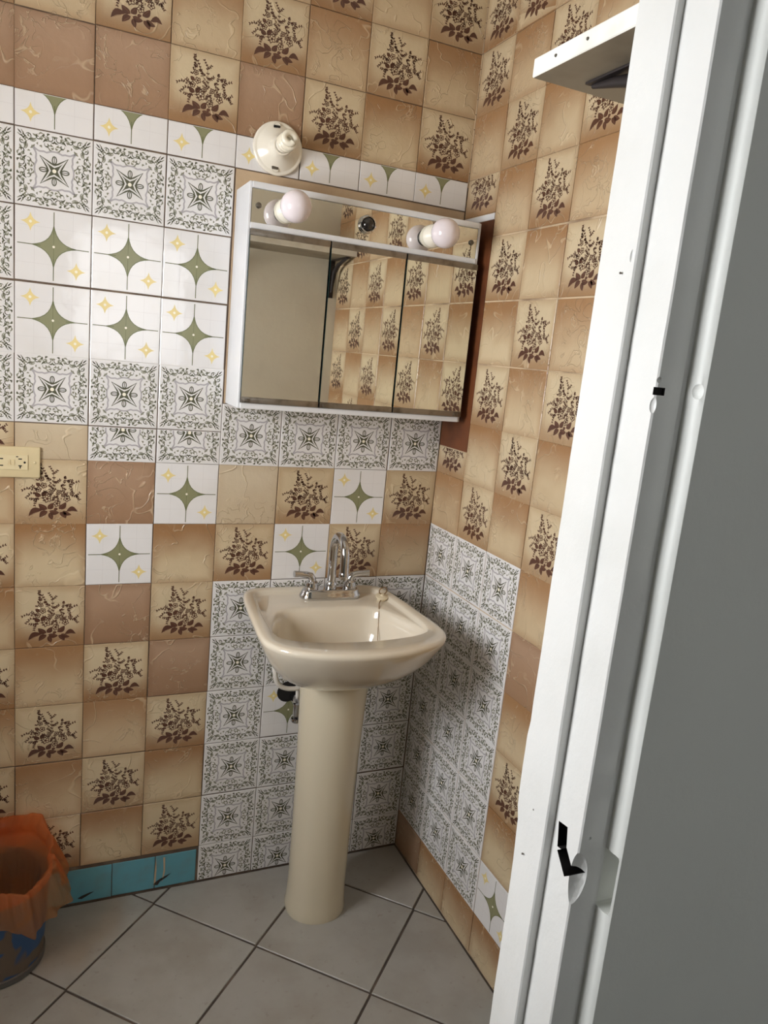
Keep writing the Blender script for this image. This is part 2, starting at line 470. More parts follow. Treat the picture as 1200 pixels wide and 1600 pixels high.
def motif_ornate():
    out = []
    rot4 = [lambda p: p, lambda p: (p[1], -p[0]), lambda p: (-p[0], -p[1]), lambda p: (-p[1], p[0])]

    def crescent(cx, cy, r, a0, a1, w, n=6):
        return strip([(cx + r * math.cos(math.radians(a0 + (a1 - a0) * i / n)), cy + r * math.sin(math.radians(a0 + (a1 - a0) * i / n))) for i in range(n + 1)],
                     [w * (.25 + .75 * math.sin(math.pi * i / n)) for i in range(n + 1)])
    # middle star
    half = [(.0, .155), (.10, .20), (.35, .37), (.20, .10), (.155, 0)]
    st = [f(p) for f in rot4 for p in half[:-1]]
    out += [('ink_olive', q) for q in strip(st + [st[0]], .042)]
    inner = [f(p) for f in rot4 for p in [(.0, .085), (.12, .145), (.22, .23), (.145, .12)]]
    n = len(inner)
    out += [('ink_olive', [(0, 0), inner[i], inner[(i + 1) % n]]) for i in range(n)]
    out.append(('ink_cream', blob(0, 0, .055, 8)))
    for f in rot4:
        el = [f((.055 * math.cos(t_), .28 + .10 * math.sin(t_))) for t_ in [2 * math.pi * i / 12 for i in range(13)]]
        out += [('ink_olive', q) for q in strip(el, .028)]
        out += [('ink_olive', q) for q in strip([f((0, .2)), f((0, .36))], .02)]
    # wavy lilac frame
    q1 = [(0, .50), (.10, .49), (.2, .45), (.27, .47), (.38, .46), (.47, .50), (.56, .56), (.50, .47), (.46, .38), (.47, .27), (.45, .2), (.49, .10)]
    fr = [f(p) for f in rot4 for p in q1]
    sm = [(a.x, a.y) for a in spline([p + (0,) for p in fr], 2, True)]
    out += [('ink_lilac', q) for q in strip(sm + [sm[0]], .045)]
    # scroll border: comma leaves along a curling flow, mirrored eightfold
    G, O = 'ink_grey', 'ink_olive'
    R = random.Random(8); cells = []
    for yy in (.60, .69, .78, .87):
        xx = .03 + .05 * ((yy * 100) % 2)
        while xx < yy - .02:
            cells.append((xx, yy)); xx += .115
    for (x, y) in cells:
        x += R.uniform(-.02, .02); y += R.uniform(-.015, .015)
        a = 2.6 * math.sin(x * 9 + y * 5) + R.uniform(-.5, .5) + (math.pi if R.random() < .3 else 0)
        l = R.uniform(.10, .17); bd = R.choice((-.32, .32)); w = R.uniform(.038, .058); k = G if R.random() < .62 else O
        p = leaf(x, y, x + l * math.cos(a), min(.93, y + l * .62 * math.sin(a)), w, bd)
        for f in rot4:
            for s_ in (1, -1): out.append((k, [f((s_ * q[0], q[1])) for q in p]))
    cres = [(.11, .82, .07, 120, 360, .026, O), (.30, .74, .10, 20, 190, .028, G), (.40, .83, .07, 180, 400, .026, O), (.55, .78, .10, 200, 340, .03, G), (.66, .80, .07, 30, 230, .028, O), (.20, .66, .06, 200, 400, .022, G)]
    for f in rot4:
        for s_ in (1, -1):
            h = lambda p: f((s_ * p[0], p[1]))
            for cx_, cy_, r, a0, a1, w, k in cres: out += [(k, [h(p) for p in q]) for q in crescent(cx_, cy_, r, a0, a1, w)]
            out.append((O, [h(p) for p in leaf(.82, .82, .93, .93, .035)])); out.append((G, [h(p) for p in leaf(.84, .78, .94, .84, .025)]))
    return out


MOTIF = {'flower': motif_bouquet(), 'star': motif_star(), 'ornate': motif_ornate()}


def clip(poly, ax, lim, keep_less):
    out = []; n = len(poly); ins = (lambda p: p[ax] <= lim) if keep_less else (lambda p: p[ax] >= lim)
    for i in range(n):
        a, b = poly[i], poly[(i + 1) % n]
        if ins(a): out.append(a)
        if ins(a) != ins(b):
            t_ = (lim - a[ax]) / (b[ax] - a[ax]); out.append((a[0] + (b[0] - a[0]) * t_, a[1] + (b[1] - a[1]) * t_))
    return out


TILE_CACHE = {}
TH = 0.0028


def tile_mesh(kind, x0=-1.0, x1=1.0, z0=-1.0, z1=1.0, turn=False):
    """one tile, front at y=0, cropped to x0..x1, z0..z1 in tile units; print lies 0.1 mm proud"""
    key = (kind, x0, x1, z0, z1, turn)
    if key in TILE_CACHE: return TILE_CACHE[key]
    h = P / 2; gap = 0.0007 if kind in ('flower', 'plain', 'pink', 'beige') else 0.0010; bv = 0.0013
    X0, X1, Z0, Z1 = x0 * h + gap, x1 * h - gap, z0 * h + gap, z1 * h - gap
    basem = {'flower': 'flower', 'star': 'white', 'ornate': 'white'}.get(kind, kind)
    mats = [M[basem]]; names = [basem]
    V = []; F = []; fm = []
    for (a, b, c_, d, y) in ((X0 + bv, X1 - bv, Z0 + bv, Z1 - bv, 0.0), (X0, X1, Z0, Z1, 0.0007), (X0, X1, Z0, Z1, TH)):
        V += [(a, y, c_), (b, y, c_), (b, y, d), (a, y, d)]
    F.append((0, 1, 2, 3)); fm.append(0)
    for k in (0, 4):
        for i in range(4): F.append((k + i, k + 4 + i, k + 4 + (i + 1) % 4, k + (i + 1) % 4)); fm.append(0)
    F.append((11, 10, 9, 8)); fm.append(0)
    lift = {}
    for mk, poly in MOTIF.get(kind, []):
        if turn: poly = [(-p[1], p[0]) for p in poly]
        q = clip(clip(clip(clip(poly, 0, x1 - .03, True), 0, x0 + .03, False), 1, z1 - .03, True), 1, z0 + .03, False)
        if len(q) < 3: continue
        ar = sum(q[i][0] * q[(i + 1) % len(q)][1] - q[(i + 1) % len(q)][0] * q[i][1] for i in range(len(q)))
        if abs(ar) < 1e-7: continue
        if ar < 0: q = q[::-1]
        if mk not in names: names.append(mk); mats.append(M[mk])
        y = -0.00008 - {'ink_faint': 0, 'ink_lilac': 0, 'ink_green': 0.00002, 'ink_grey': 0.00002, 'ink_yellow': 0.00002, 'ink_vein': 0.00012, 'ink_cream': 0.00012}.get(mk, 0.00006)
        b0 = len(V); V += [(p[0] * h, y, p[1] * h) for p in q]; F.append(tuple(range(b0, b0 + len(q)))); fm.append(names.index(mk))
    me = mesh(kind + '_tile', V, F, mats, fm)
    TILE_CACHE[key] = me
    return me


TR = random.Random(11)
NAME = {'flower': 'flower_tile', 'plain': 'plain_tile', 'pink': 'plain_tile', 'beige': 'plain_tile', 'star': 'star_tile', 'ornate': 'ornate_tile'}


def put_tile(wall, kind, side, u, z, crop=(-1, 1, -1, 1), turn=False):
    """side 'b': u = centre x ; side 'r': u = centre distance from the corner along -y"""
    me = tile_mesh(kind, *crop, turn)
    j = TR.uniform(0, 0.0004); tilt = (TR.gauss(0, .0028), TR.gauss(0, .0028), TR.gauss(0, .0028))
    u += TR.gauss(0, .00035); z += TR.gauss(0, .00035)
    if side == 'b': o = link(NAME[kind], me, wall, (u, j, z), (tilt[0], tilt[1] * .5, tilt[2]))
    else: o = link(NAME[kind], me, wall, (j, -u, z), (tilt[0], tilt[1] * .5, -math.pi / 2 + tilt[2]))
    return o


# ------------------------------------------------------------------ room shell
def struct(o): o['kind'] = 'structure'; return o


def wall_with_hole(name, axis, a0, a1, z0, z1, t0, t1, hole, m_in, m_out):
    """slab along x (axis 'x', thickness in y) or along y, with an opening; one mesh"""
    b = bmesh.new()
    h0, h1, hz0, hz1 = hole
    for (p, q, r, s) in ((a0, h0, z0, z1), (h1, a1, z0, z1), (h0, h1, hz1, z1), (h0, h1, z0, hz0)):
        if q - p < 1e-4 or s - r < 1e-4: continue
        if axis == 'x': box_bm(p, q, t0, t1, r, s, bm=b)
        else: box_bm(t0, t1, p, q, r, s, bm=b)
    bmesh.ops.remove_doubles(b, verts=b.verts, dist=1e-5)
    me = bm_mesh(name, b, [m_in, m_out])
    return struct(link(name, me)), me


floor = struct(box('floor', (-3.3, 1.6, HY, 0.12, -0.12, -0.003), M['floor_grout']))
ceiling = struct(box('ceiling', (-3.3, 1.6, HY, 0.12, ZC, ZC + 0.1), M['ceiling']))
wall_back = struct(box('wall_back', (XL - 0.25, 0.12, TH, 0.12, -0.003, ZC), M['grout_dark']))
wall_right = struct(box('wall_right', (TH, 0.12, YF0 - 0.0, TH, -0.003, ZC), M['grout_light']))
wall_left, _ = wall_with_hole('wall_left', 'y', YF0, TH, -0.003, ZC, XL - 0.25, XL, WIN, M['tan'], M['tan'])  # unseen wall, thickened so the deep reveal cuts daylight falling steeply
wall_hall_back, _ = wall_with_hole('wall_hall_back', 'x', -3.3, 1.6, -0.003, ZC, HY - 0.12, HY, HWIN, M['paint_hall'], M['paint_hall'])
struct(box('wall_hall_left', (-3.42, -3.3, HY, YF1, -0.003, ZC), M['paint_hall']))
struct(box('wall_hall_right', (1.6, 1.72, HY, YF1, -0.003, ZC), M['paint_hall']))

# front wall with the doorway the camera looks through; rounded plaster corner beside the frame
XO = -0.4555
OPL, OPH = -1.36, 2.06
b = bmesh.new()
prof = [(XO, YF0), (XO, YF1 + 0.010), (XO + 0.001, YF1 + 0.0045), (XO + 0.004, YF1 + 0.001), (XO + 0.010, YF1), (1.6, YF1), (1.6, YF0)]
nz = 70; loops = []
for k in range(nz + 1):
    z = -0.003 + (ZC + 0.003) * k / nz
    L = []
    for i, (x, y) in enumerate(prof):
        dx = noise.noise(Vector((z * 9, i * 0.15, 3))) * 0.0014 if i in (1, 2, 3, 4) else 0
        L.append((x + dx, y + noise.noise(Vector((z * 9, i * 0.15, 3))) * .0008 * (i < 5), z))
    loops.append(L)
fw = loft(loops)
fw = merge(fw, box_bm(-3.3, OPL, YF1, YF0, -0.003, ZC), box_bm(OPL, XO, YF1, YF0, OPH, ZC))
me = bm_mesh('wall_front', fw, [M['paint_hall'], M['paint_beige']], smooth=True, sharp=35)
for p in me.polygons:
    if p.normal.y > 0.9: p.material_index = 1
wall_front = struct(link('wall_front', me))


def ell(loc, sc, rot=(0, 0, 0)):
    b = bmesh.new(); bmesh.ops.create_icosphere(b, subdivisions=3, radius=1)
    bmesh.ops.scale(b, vec=sc, verts=b.verts)
    return link('cutter', bm_mesh('c', b, M['paint_white']), None, loc, rot)


def cutbox(d, loc=(0, 0, 0), rot=(0, 0, 0), bev=0.0, m='hole'): return link('cutter', bm_mesh('c', box_bm(*d, bevel=bev), M[m]), None, loc, rot)


cut(wall_front, [cutbox((-.01, .035, -.0095, .012, -.034, .034), (XO, YF1 + 0.0125, 0.948), (0, 0, 0), .004, 'paint_hall'), ell((XO - 0.001, YF1 + 0.004, 1.452), (0.004, 0.010, 0.008))])

# door frame: profile of the right jamb, mirrored for the left one, and a head
JP = [(-0.500, -1.209), (-0.500, -1.258), (-0.4985, -1.2595), (-0.489, -1.2595), (-0.489, -1.3005), (-0.4875, -1.302), (-0.459, -1.302), (XO, -1.304), (XO, -1.209)]


def jamb(flip):
    loops = []; n = 120
    for k in range(n + 1):
        z = 0.0 + OPH * k / n
        L = []
        for i, (x, y) in enumerate(JP):
            w = noise.noise(Vector((z * 14, i * .3, 7))) * 0.0007 + noise.noise(Vector((z * 60, i, 9))) * 0.0003 if i < 8 else 0
            st = 0.0055 * max(0, z - 1.2) + (-.002 if (i < 1 and 0.97 < z < 1.065) else 0) + (.004 * min(1, max(0, (1.0 - z) / .1)) if i < 1 else 0)
            if i >= 3: st *= .3
            if i in (6, 7): st = 0
            px = x + w + st
            if flip: px = OPL + XO - px
            L.append((px, y + (w * .5 if 0 < i < 8 else 0), z))
        loops.append(L)
    return loft(loops)


door_1 = struct(link('door_1', bm_mesh('door_1', jamb(False), [M['paint_white'], M['hole']], smooth=True, sharp=30)))
head = box('frame_head', (OPL + 0.045, XO - 0.0445, -1.302, -1.209, OPH - 0.035, OPH), M['paint_white'], door_1, 0.002)
lj = link('jamb', bm_mesh('jamb', jamb(True), M['paint_white'], smooth=True, sharp=30), door_1)
# worn latch pocket, keeper pocket and screw holes
cut(door_1, [ell((-0.4925, -1.3065, 0.950), (0.021, 0.0125, 0.034)),
             cutbox((-0.012, 0.030, -0.0075, 0.0075, -0.014, 0.014), (-0.482, -1.275, 0.981), (math.radians(-8), 0, 0)),
             cutbox((-0.012, 0.026, -0.0130, 0.0130, -0.0090, 0.0090), (-0.482, -1.2855, 0.958), (math.radians(50), 0, 0)),
             cutbox((-0.010, 0.010, -0.004, 0.003, -0.0035, 0.0035), (-0.488, -1.3015, 1.449), (0, 0, 0)),
             ell((-0.489, -1.303, 1.436), (0.004, 0.006, 0.008)), ell((-0.4865, -1.303, 1.459), (0.003, 0.003, 0.003)),
             ell((-0.500, -1.2535, 1.568), (0.004, 0.0028, 0.007)), ell((-0.477, -1.3025, 0.995), (0.002, 0.003, 0.002))])
box('threshold', (OPL + 0.045, -0.5, -1.302, -1.209, -0.003, 0.004), M['floor_grout'], floor, 0.001)
for k, (y, z) in enumerate(((-1.2435, 1.553), (-1.236, 0.99), (-1.228, 0.93))):
    b = bmesh.new(); bmesh.ops.create_icosphere(b, subdivisions=2, radius=0.0012)
    link('nail_head', bm_mesh('nail_head', b, M['steel'], True), door_1, (-0.4999, y, z))

# windows
def window(name, axis, h, t0, t1):
    a0, a1, z0, z1 = h; w = 0.045; parts = []
    fr = bmesh.new()
    for (p, q, r, s) in ((a0, a0 + w, z0, z1), (a1 - w, a1, z0, z1), (a0 + w, a1 - w, z0, z0 + w), (a0 + w, a1 - w, z1 - w, z1)):
        if axis == 'x': box_bm(p, q, t0, t1, r, s, bm=fr, bevel=.003)
        else: box_bm(t0, t1, p, q, r, s, bm=fr, bevel=.003)
    o = struct(link(name, bm_mesh(name, fr, M['paint_white'])))
    tm = (t0 + t1) / 2; mid = (a0 + a1) / 2
    for (p, q) in ((a0 + w, mid - .015), (mid + .015, a1 - w)):
        d = (p, q, tm - .002, tm + .002, z0 + w, z1 - w) if axis == 'x' else (tm - .002, tm + .002, p, q, z0 + w, z1 - w)
        box('pane', d, M['pane'], o)
    d = (mid - .015, mid + .015, t0, t1, z0 + w, z1 - w) if axis == 'x' else (t0, t1, mid - .015, mid + .015, z0 + w, z1 - w)
    box('mullion', d, M['paint_white'], o, .002)
    return o


window('window_1', 'y', WIN, XL - 0.24, XL - 0.20)
window('window_2', 'x', HWIN, HY - 0.09, HY - 0.05)

# ------------------------------------------------------------------ floor tiles, laid on the diagonal
def floor_tile(cx, cy, R_):
    hs = R_
    poly = [(cx - hs, cy), (cx, cy - hs), (cx + hs, cy), (cx, cy + hs)]
    q = clip(clip(clip(clip(poly, 0, -0.004, True), 0, XL + 0.004, False), 1, -0.004, True), 1, YF0 + 0.0, False)
    if len(q) < 3: return
    ar = sum(q[i][0] * q[(i + 1) % len(q)][1] - q[(i + 1) % len(q)][0] * q[i][1] for i in range(len(q))) / 2
    if abs(ar) < 2e-4: return
    if ar < 0: q = q[::-1]
    mx = sum(p[0] for p in q) / len(q); my = sum(p[1] for p in q) / len(q); n = len(q)
    V = []
    for ins, z in ((0.0015, 0.0), (0.0, -0.0012), (0.0, -0.003)):
        for p in q:
            d = math.hypot(p[0] - mx, p[1] - my); k = 1 - ins * 1.4 / max(d, .01)
            V.append(((p[0] - mx) * k, (p[1] - my) * k, z))
    F = [tuple(range(n))] + [(a + i, a + n + i, a + n + (i + 1) % n, a + (i + 1) % n) for a in (0, n) for i in range(n)]
    F.append(tuple(range(3 * n - 1, 2 * n - 1, -1)))
    link('floor_tile', mesh('floor_tile', V, F, [M['floor']]), floor, (mx, my, 0), (TR.gauss(0, .0012), TR.gauss(0, .0012), 0))


for i in range(-10, 4):
    for k in range(-7, 3):
        if (i + k) % 2 == 0: floor_tile(-0.285 + .2177 * i, -0.272 + .2205 * k, 0.2148)

# ------------------------------------------------------------------ wall tiles
ZB = dict(f=0.0, z6=0.109, z5=0.260, z4=0.412, z3=0.562, z2=0.712, z1=0.862, z0=1.011, m1=1.159, v0=1.2396, v1=1.388, v2=1.540, v3=1.691, w0=1.842, w1=1.912)
cx = lambda c: -P * c + P / 2
seq = ['z0', 'z1', 'z2', 'z3', 'z4', 'z5', 'z6']      # bottoms of rows 0..6


def checker(c, r): return 'flower' if (c + r) % 2 == 1 else 'plain'


# row index: 0 bottom at z0 ... 6 bottom at z6 ; special kinds read from the photograph
SPEC = {(6, 0): 'pink', (5, 0): 'star', (4, 0): 'beige', (2, 0): 'star', (6, 1): 'star', (3, 1): 'star', (6, 2): 'pink', (5, 3): 'pink', (3, 4): 'star'}
for r in range(7):
    bz = ZB[seq[r]]; tz = ZB['m1'] if r == 0 else ZB[seq[r - 1]]; zc = (bz + tz) / 2
    for c in range(1, 12):
        kind = SPEC.get((c, r)) or ('ornate' if (r >= 2 and c <= 4) else checker(c, r))
        put_tile(wall_back, kind, 'b', cx(c), zc)
# bottom course
for c in range(1, 5): put_tile(wall_back, 'ornate', 'b', cx(c), ZB['z6'] - P / 2, (-1, 1, 1 - 2 * .1075 / P, 1))
g0 = -0.605
blue_me = None
for k in range(13):
    w = 0.1085; x1 = g0 - w * k
    if x1 - w < XL: break
    if blue_me is None: blue_me = bm_mesh('blue_tile', box_bm(-w / 2 + .001, w / 2 - .001, 0.0, TH, 0.004, 0.0995, bevel=0.0009, seg=1), M['blue'])
    o = link('blue_tile', blue_me, wall_back, (x1 - w / 2, TR.uniform(0, .0004), 0), (TR.gauss(0, .004), 0, TR.gauss(0, .004)))


def chip(name, pts, parent, loc, rot=(0, 0, 0), m=None, th=0.0004):
    V = [(x, -th, z) for x, z in pts] + [(x, 0, z) for x, z in pts]; n = len(pts)
    F = [tuple(range(n))] + [(i, n + i, n + (i + 1) % n, (i + 1) % n) for i in range(n)]
    return link(name, mesh(name, V, F, [m or M['dirt']]), parent, loc, rot)


chip('chipped_patch', [(-.012, .004), (-.004, .012), (.006, .018), (.02, .024), (.034, .03), (.02, .018), (.006, .010), (0, 0)], wall_back, (-0.705, -0.0004, 0.012))
chip('chipped_patch', [(-.002, .004), (0, .05), (.002, .088), (.004, .05), (.003, .004)], wall_back, (-0.7135, -0.0004, 0.01), m=M['mortar'])
chip('chipped_patch', [(-.004, 0), (-.001, .04), (-.003, .075), (.002, .075), (.003, .03)], wall_back, (-0.690, -0.0004, 0.018), m=M['mortar'])
chip('chipped_patch', [(-.01, .0), (0, .006), (.02, .012), (.03, .013), (.012, .003), (0, -.003)], wall_back, (-0.895, -0.0004, 0.016))

# row between m1 and v0/v1, mirror-cabinet area and white field
for c in range(1, 5): put_tile(wall_back, 'ornate', 'b', cx(c), ZB['m1'] + P / 2)
cr = 2 * (ZB['v0'] - ZB['m1']) / P - 1
for c, kind in ((5, 'ornate'), (6, 'ornate'), (7, 'beige'), (8, 'flower'), (9, 'beige'), (10, 'flower'), (11, 'beige')):
    put_tile(wall_back, kind, 'b', cx(c), ZB['m1'] + P / 2, (-1, 1, -1, cr))
for zk, kinds in (('v0', 'oooooo'), ('v1', 'sssooo'), ('v2', 'sssooo'), ('v3', 'oooooo')):
    for i, ch in enumerate(kinds + 'o'):
        put_tile(wall_back, 'ornate' if ch == 'o' else 'star', 'b', cx(5 + i), ZB[zk] + P / 2)
cw = 2 * (ZB['w1'] - ZB['w0']) / P - 1
for c in range(1, 12): put_tile(wall_back, 'star', 'b', cx(c), ZB['w1'] - (ZB['w1'] - ZB['w0']) + P / 2 + 0.0, (-1, 1, -1, cw), turn=True)
# brown field above
for r in range(4):
    zc = ZB['w1'] + P / 2 + P * r * 1.003
    crop = (-1, 1, -1, 1) if zc + P / 2 < ZC else (-1, 1, -1, (ZC - zc) / (P / 2) - .02)
    if crop[3] < -.9: continue
    for c in range(1, 12):
        kind = 'flower' if (c + r) % 2 == 1 else 'plain'
        if r == 0: kind = {4: 'pink', 6: 'pink', 7: 'pink', 8: 'pink', 2: 'plain'}.get(c, kind)
        put_tile(wall_back, kind, 'b', cx(c), zc, crop)
# mortar bed left bare behind the cabinet
box('mortar_bed', (-0.597, -0.002, 0.0008, TH + .0004, 1.31, ZB['w0'] - .002), M['mortar'], wall_back)

# right wall
RZ = {r: z for r, z in zip(range(-8, 8), (2.2149, 2.0649, 1.9161, 1.7662, 1.6133, 1.4609, 1.3094, 1.1615, 1.0134, .8658, .7152, .5663, .4174, .2667, .1168, 0.0))}   # bottom of row r
top8 = RZ[-8]
ry = lambda c: P * 1.004 * c - P / 2
RS = {(4, 2): 'pink', (4, 6): 'star'}
for c in range(1, 9):
    for r in range(-9, 8):
        if c == 1 and r in (-5, -4, -3, -2, -1): continue
        crop = (-1, 1, -1, 1)
        
        if r == -9: zc = top8 + P * 1.5 - P / 2 - P / 2 + .001; zc = top8 + P / 2 + .001
        elif r == 7: zc = RZ[6] - P / 2; crop = (crop[0], crop[1], 1 - 2 * .1145 / P, 1)
        else: zc = RZ[r] + P / 2
        kind = 'flower' if (c + r) % 2 == 0 else 'plain'
        if 1 <= r <= 6 and c <= 3: kind = 'ornate'
        if r == 7 and c <= 3: kind = 'pink' if c == 1 else 'plain'
        if r == 7 and c >= 5: continue
        kind = RS.get((c, r), kind)
        put_tile(wall_right, kind, 'r', ry(c), zc, crop)
for k in range(6):
    y1 = ry(5) - P / 2 + .105 * k
    if y1 + .1 > -YF0: break
    link('blue_tile', blue_me, wall_right, (TR.uniform(0, .0004), -y1 - .0525, 0.008), (0, 0, -math.pi / 2))
for c in range(1, 9):
    zc = top8 + P * 1.5 + .003
    if zc - P / 2 < ZC:
        put_tile(wall_right, 'flower' if c % 2 == 0 else 'plain', 'r', ry(c), zc, (-1, 1, -1, (ZC - zc) / (P / 2) - .02))
# column by the corner: two cut flower tiles with the bare board between them
put_tile(wall_right, 'flower', 'r', ry(1), 1.823 + P / 2, (-1, 1, -1, 2 * (1.9161 - 1.823) / P - 1))
put_tile(wall_right, 'flower', 'r', ry(1), RZ[-1] + P / 2, (-1, 1, -1, 2 * (1.235 - RZ[-1]) / P - 1))
box('bare_board', (0.001, TH, -0.1485, -0.001, 1.236, 1.806), M['board'], wall_right)
box('mortar_strip', (0.0002, TH, -0.1485, -0.001, 1.807, 1.8215), M['enamel'], wall_right, .0006)

# thin bead of pale mortar down the corner
corner = bmesh.new()
for k in range(16):
    z0 = 1.90 + .035 * k; box_bm(-.0022, 0.0, -.002, 0.0, z0, z0 + .033, bm=corner)
o = link('corner_mortar', bm_mesh('corner_mortar', corner, M['grout_light']), wall_back); o['kind'] = 'stuff'

# ------------------------------------------------------------------ mirror cabinet with its light bar
CX0, CX1, CZ0, CZ1, CD = -0.594, -0.020, 1.311, 1.795, 0.128
cab = thing('mirror_cabinet', 'white mirror cabinet with three mirror doors and a light bar above the sink', 'cabinet', ((CX0 + CX1) / 2, 0.0, CZ0))
ccx = (CX0 + CX1) / 2; hw = (CX1 - CX0) / 2; H = CZ1 - CZ0
b = merge(box_bm(-hw, -hw + .006, -CD, -0.001, 0, H, bevel=.001, seg=1), box_bm(hw - .006, hw, -CD, -0.001, 0, H, bevel=.001, seg=1),
          box_bm(-hw + .006, hw - .006, -CD - .004, -0.001, H - .013, H, bevel=.001, seg=1), box_bm(-hw + .006, hw - .006, -CD - .004, -0.001, 0, .013, bevel=.001, seg=1),
          box_bm(-hw + .006, hw - .006, -.006, -.001, .013, H - .013), box_bm(-hw + .006, hw - .006, -CD - .002, -.010, H - .096, H - .083, bevel=.001, seg=1))
link('carcass', bm_mesh('carcass', b, M['enamel']), cab)
pan = box('light_panel', (-hw + .007, hw - .007, -CD + .002, -CD + .006, H - .083, H - .0135), M['mirror'], cab)
xs = [CX0 + .004, -0.4035, -0.2135, CX1 + .000]
DT, DB = H - .097, 0.0135
for i in range(3):
    a = xs[i] - ccx + .0012; c_ = xs[i + 1] - ccx - .0022
    sw = (0.004, -0.002, 0.003)[i]
    d = box('mirror_door', (a, c_, -.0045, 0, DB, DT), M['glass_edge'], cab, loc=(0, -CD - .002, 0))
    box('mirror', (a + .0008, c_ - .0008, -.0052, -.0044, DB + .013, DT - .013), M['mirror'], d)
    box('top_rail', (a, c_, -.0075, .001, DT - .0135, DT), M['trim_metal'], d, .0012)
    box('bottom_rail', (a, c_, -.0075, .001, DB, DB + .0135), M['trim_metal'], d, .0012)
    hx = (a + .014, a + .014, c_ - .016)[i]
    box('door_clip', (hx - .007, hx + .007, -.0105, -.006, DB + .001, DB + .010), M['steel'], d, .002)
for x in (-0.572, -0.043):
    b = lathe([(.0065, 0), (.0065, .0015), (.0055, .004), (.0025, .0055)], 'y', 20)
    link('panel_screw', bm_mesh('panel_screw', b, M['steel'], True, 40), cab, (x - ccx, -CD + .002, H - .047))


def socket(x):
    b = lathe([(.026, 0), (.027, .004), (.0265, .012), (.023, .022), (.0195, .030), (.0185, .034)], 'y', 32)
    o = link('bulb_socket', bm_mesh('bulb_socket', b, M['lampholder'], True, 50), cab, (x - ccx, -CD + .002, H - .048))
    b = lathe([(.0185, 0), (.0195, .0105)], 'y', 24)
    link('socket_collar', bm_mesh('socket_collar', b, M['black'], True, 50), o, (0, -.031, 0))


def globe(x, label):
    z = CZ0 + H - .048
    t_ = thing('globe_bulb', label, 'bulb', (x, -CD - .030, z), group='bulbs of the cabinet light bar')
    pr_ = [(.012, -.004), (.0145, .004)]
    for k in range(13):
        a = math.radians(-62 + k * (152 / 12)); pr_.append((.0335 * math.cos(a), .036 + .0335 * math.sin(a)))
    link('glass_globe', bm_mesh('glass_globe', lathe(pr_, 'y', 36), M['bulb'], True), t_)
    link('screw_base', bm_mesh('screw_base', lathe([(.010, -.012), (.012, -.004)], 'y', 20), M['brass'], True, 40), t_)


socket(-0.5085); socket(-0.1500)
globe(-0.5085, 'frosted white globe bulb at the left end of the cabinet light bar')
globe(-0.1500, 'frosted white globe bulb at the right end of the cabinet light bar')
# middle holder of the bar: a bare chrome-rimmed socket with a small clear lamp
b = lathe([(.0195, 0), (.0210, .004), (.0195, .009), (.0165, .010), (.0160, .004)], 'y', 28, (True, True))
o = link('empty_socket', bm_mesh('empty_socket', b, M['chrome'], True, 40), cab, (-0.3185 - ccx, -CD + .002, H - .0475))
b = lathe([(.0155, .004), (.0145, .010), (.010, .015), (.003, .0175)], 'y', 24)
link('socket_core', bm_mesh('socket_core', b, N('smoked_glass', rough=.06, col=(38, 34, 32), coat=.5).m, True), o)

# ------------------------------------------------------------------ porcelain lampholder with a spiral bulb on the tiles
lh = thing('lampholder', 'round white porcelain lampholder on the tiles above the mirror cabinet', 'lamp', (-0.506, 0, 1.8975))
b = lathe([(.056, 0.0), (.0580, .003), (.0578, .008), (.0545, .0105), (.051, .0095), (.0490, .0105), (.043, .016), (.031, .025), (.0235, .034), (.0215, .042), (.0205, .046), (.017, .046), (.0165, .030)], 'y', 48)
base = link('holder_body', bm_mesh('holder_body', b, M['lampholder'], True, 60), lh)
for a, mm in ((100, M['hole']), (262, M['steel'])):
    t_ = math.radians(a); x, z = .044 * math.cos(t_), .044 * math.sin(t_)
    link('mounting_slot', bm_mesh('mounting_slot', box_bm(-.0075, .0075, -.0008, 0.003, -.0032, .0032, bevel=.0015), mm), base, (x, -.0165, z))
    link('slot_ring', bm_mesh('slot_ring', lathe([(.0095, 0), (.0095, .001), (.0088, .0016), (.0082, .0006)], 'y', 24), M['lampholder'], True, 40), base, (x, -.0142, z))
sb = thing('spiral_bulb', 'small spiral energy saving bulb screwed into the white porcelain lampholder', 'bulb', (-0.506, -.047, 1.8975))
link('ballast', bm_mesh('ballast', lathe([(.0155, -.002), (.0175, .004), (.0175, .012), (.0150, .016)], 'y', 32), M['lampholder'], True, 45), sb)
pts = []; turns = 2.9; n = 60
for k in range(n + 1):
    u = k / n; a = u * turns * 2 * math.pi; r = .0145 if u < .85 else .0145 * (1 - (u - .85) / .15 * .5)
    pts.append((r * math.cos(a), -(.019 + .046 * u), r * math.sin(a)))
link('spiral_tube', bm_mesh('spiral_tube', tube(pts, .0068, 10), M['cfl'], True), sb)

# ------------------------------------------------------------------ pedestal sink
sink = thing('pedestal_sink', 'almond porcelain pedestal sink standing on the floor in front of the tiled corner', 'sink', (-0.338, -0.006, 0), (0, 0, math.radians(-1.4)))
ZR = 0.845
OUT = [(0, .0), (.105, .0), (.158, .006), (.188, .032), (.200, .08), (.207, .15), (.213, .24), (.218, .32), (.213, .374), (.181, .422), (.115, .458), (.05, .472)]
OUT = OUT + [(0, .475)] + [(-x, y) for x, y in OUT[:0:-1]]
INN = [(0, .142), (.06, .142), (.100, .146), (.126, .160), (.146, .19), (.163, .235), (.176, .285), (.180, .325), (.168, .357), (.130, .378), (.07, .389), (.03, .392)]
INN = INN + [(0, .393)] + [(-x, y) for x, y in INN[:0:-1]]
PER = 5
so = [(v.x, v.y) for v in spline([p + (0,) for p in OUT], PER, True)]
si = [(v.x, v.y) for v in spline([p + (0,) for p in INN], PER, True)]


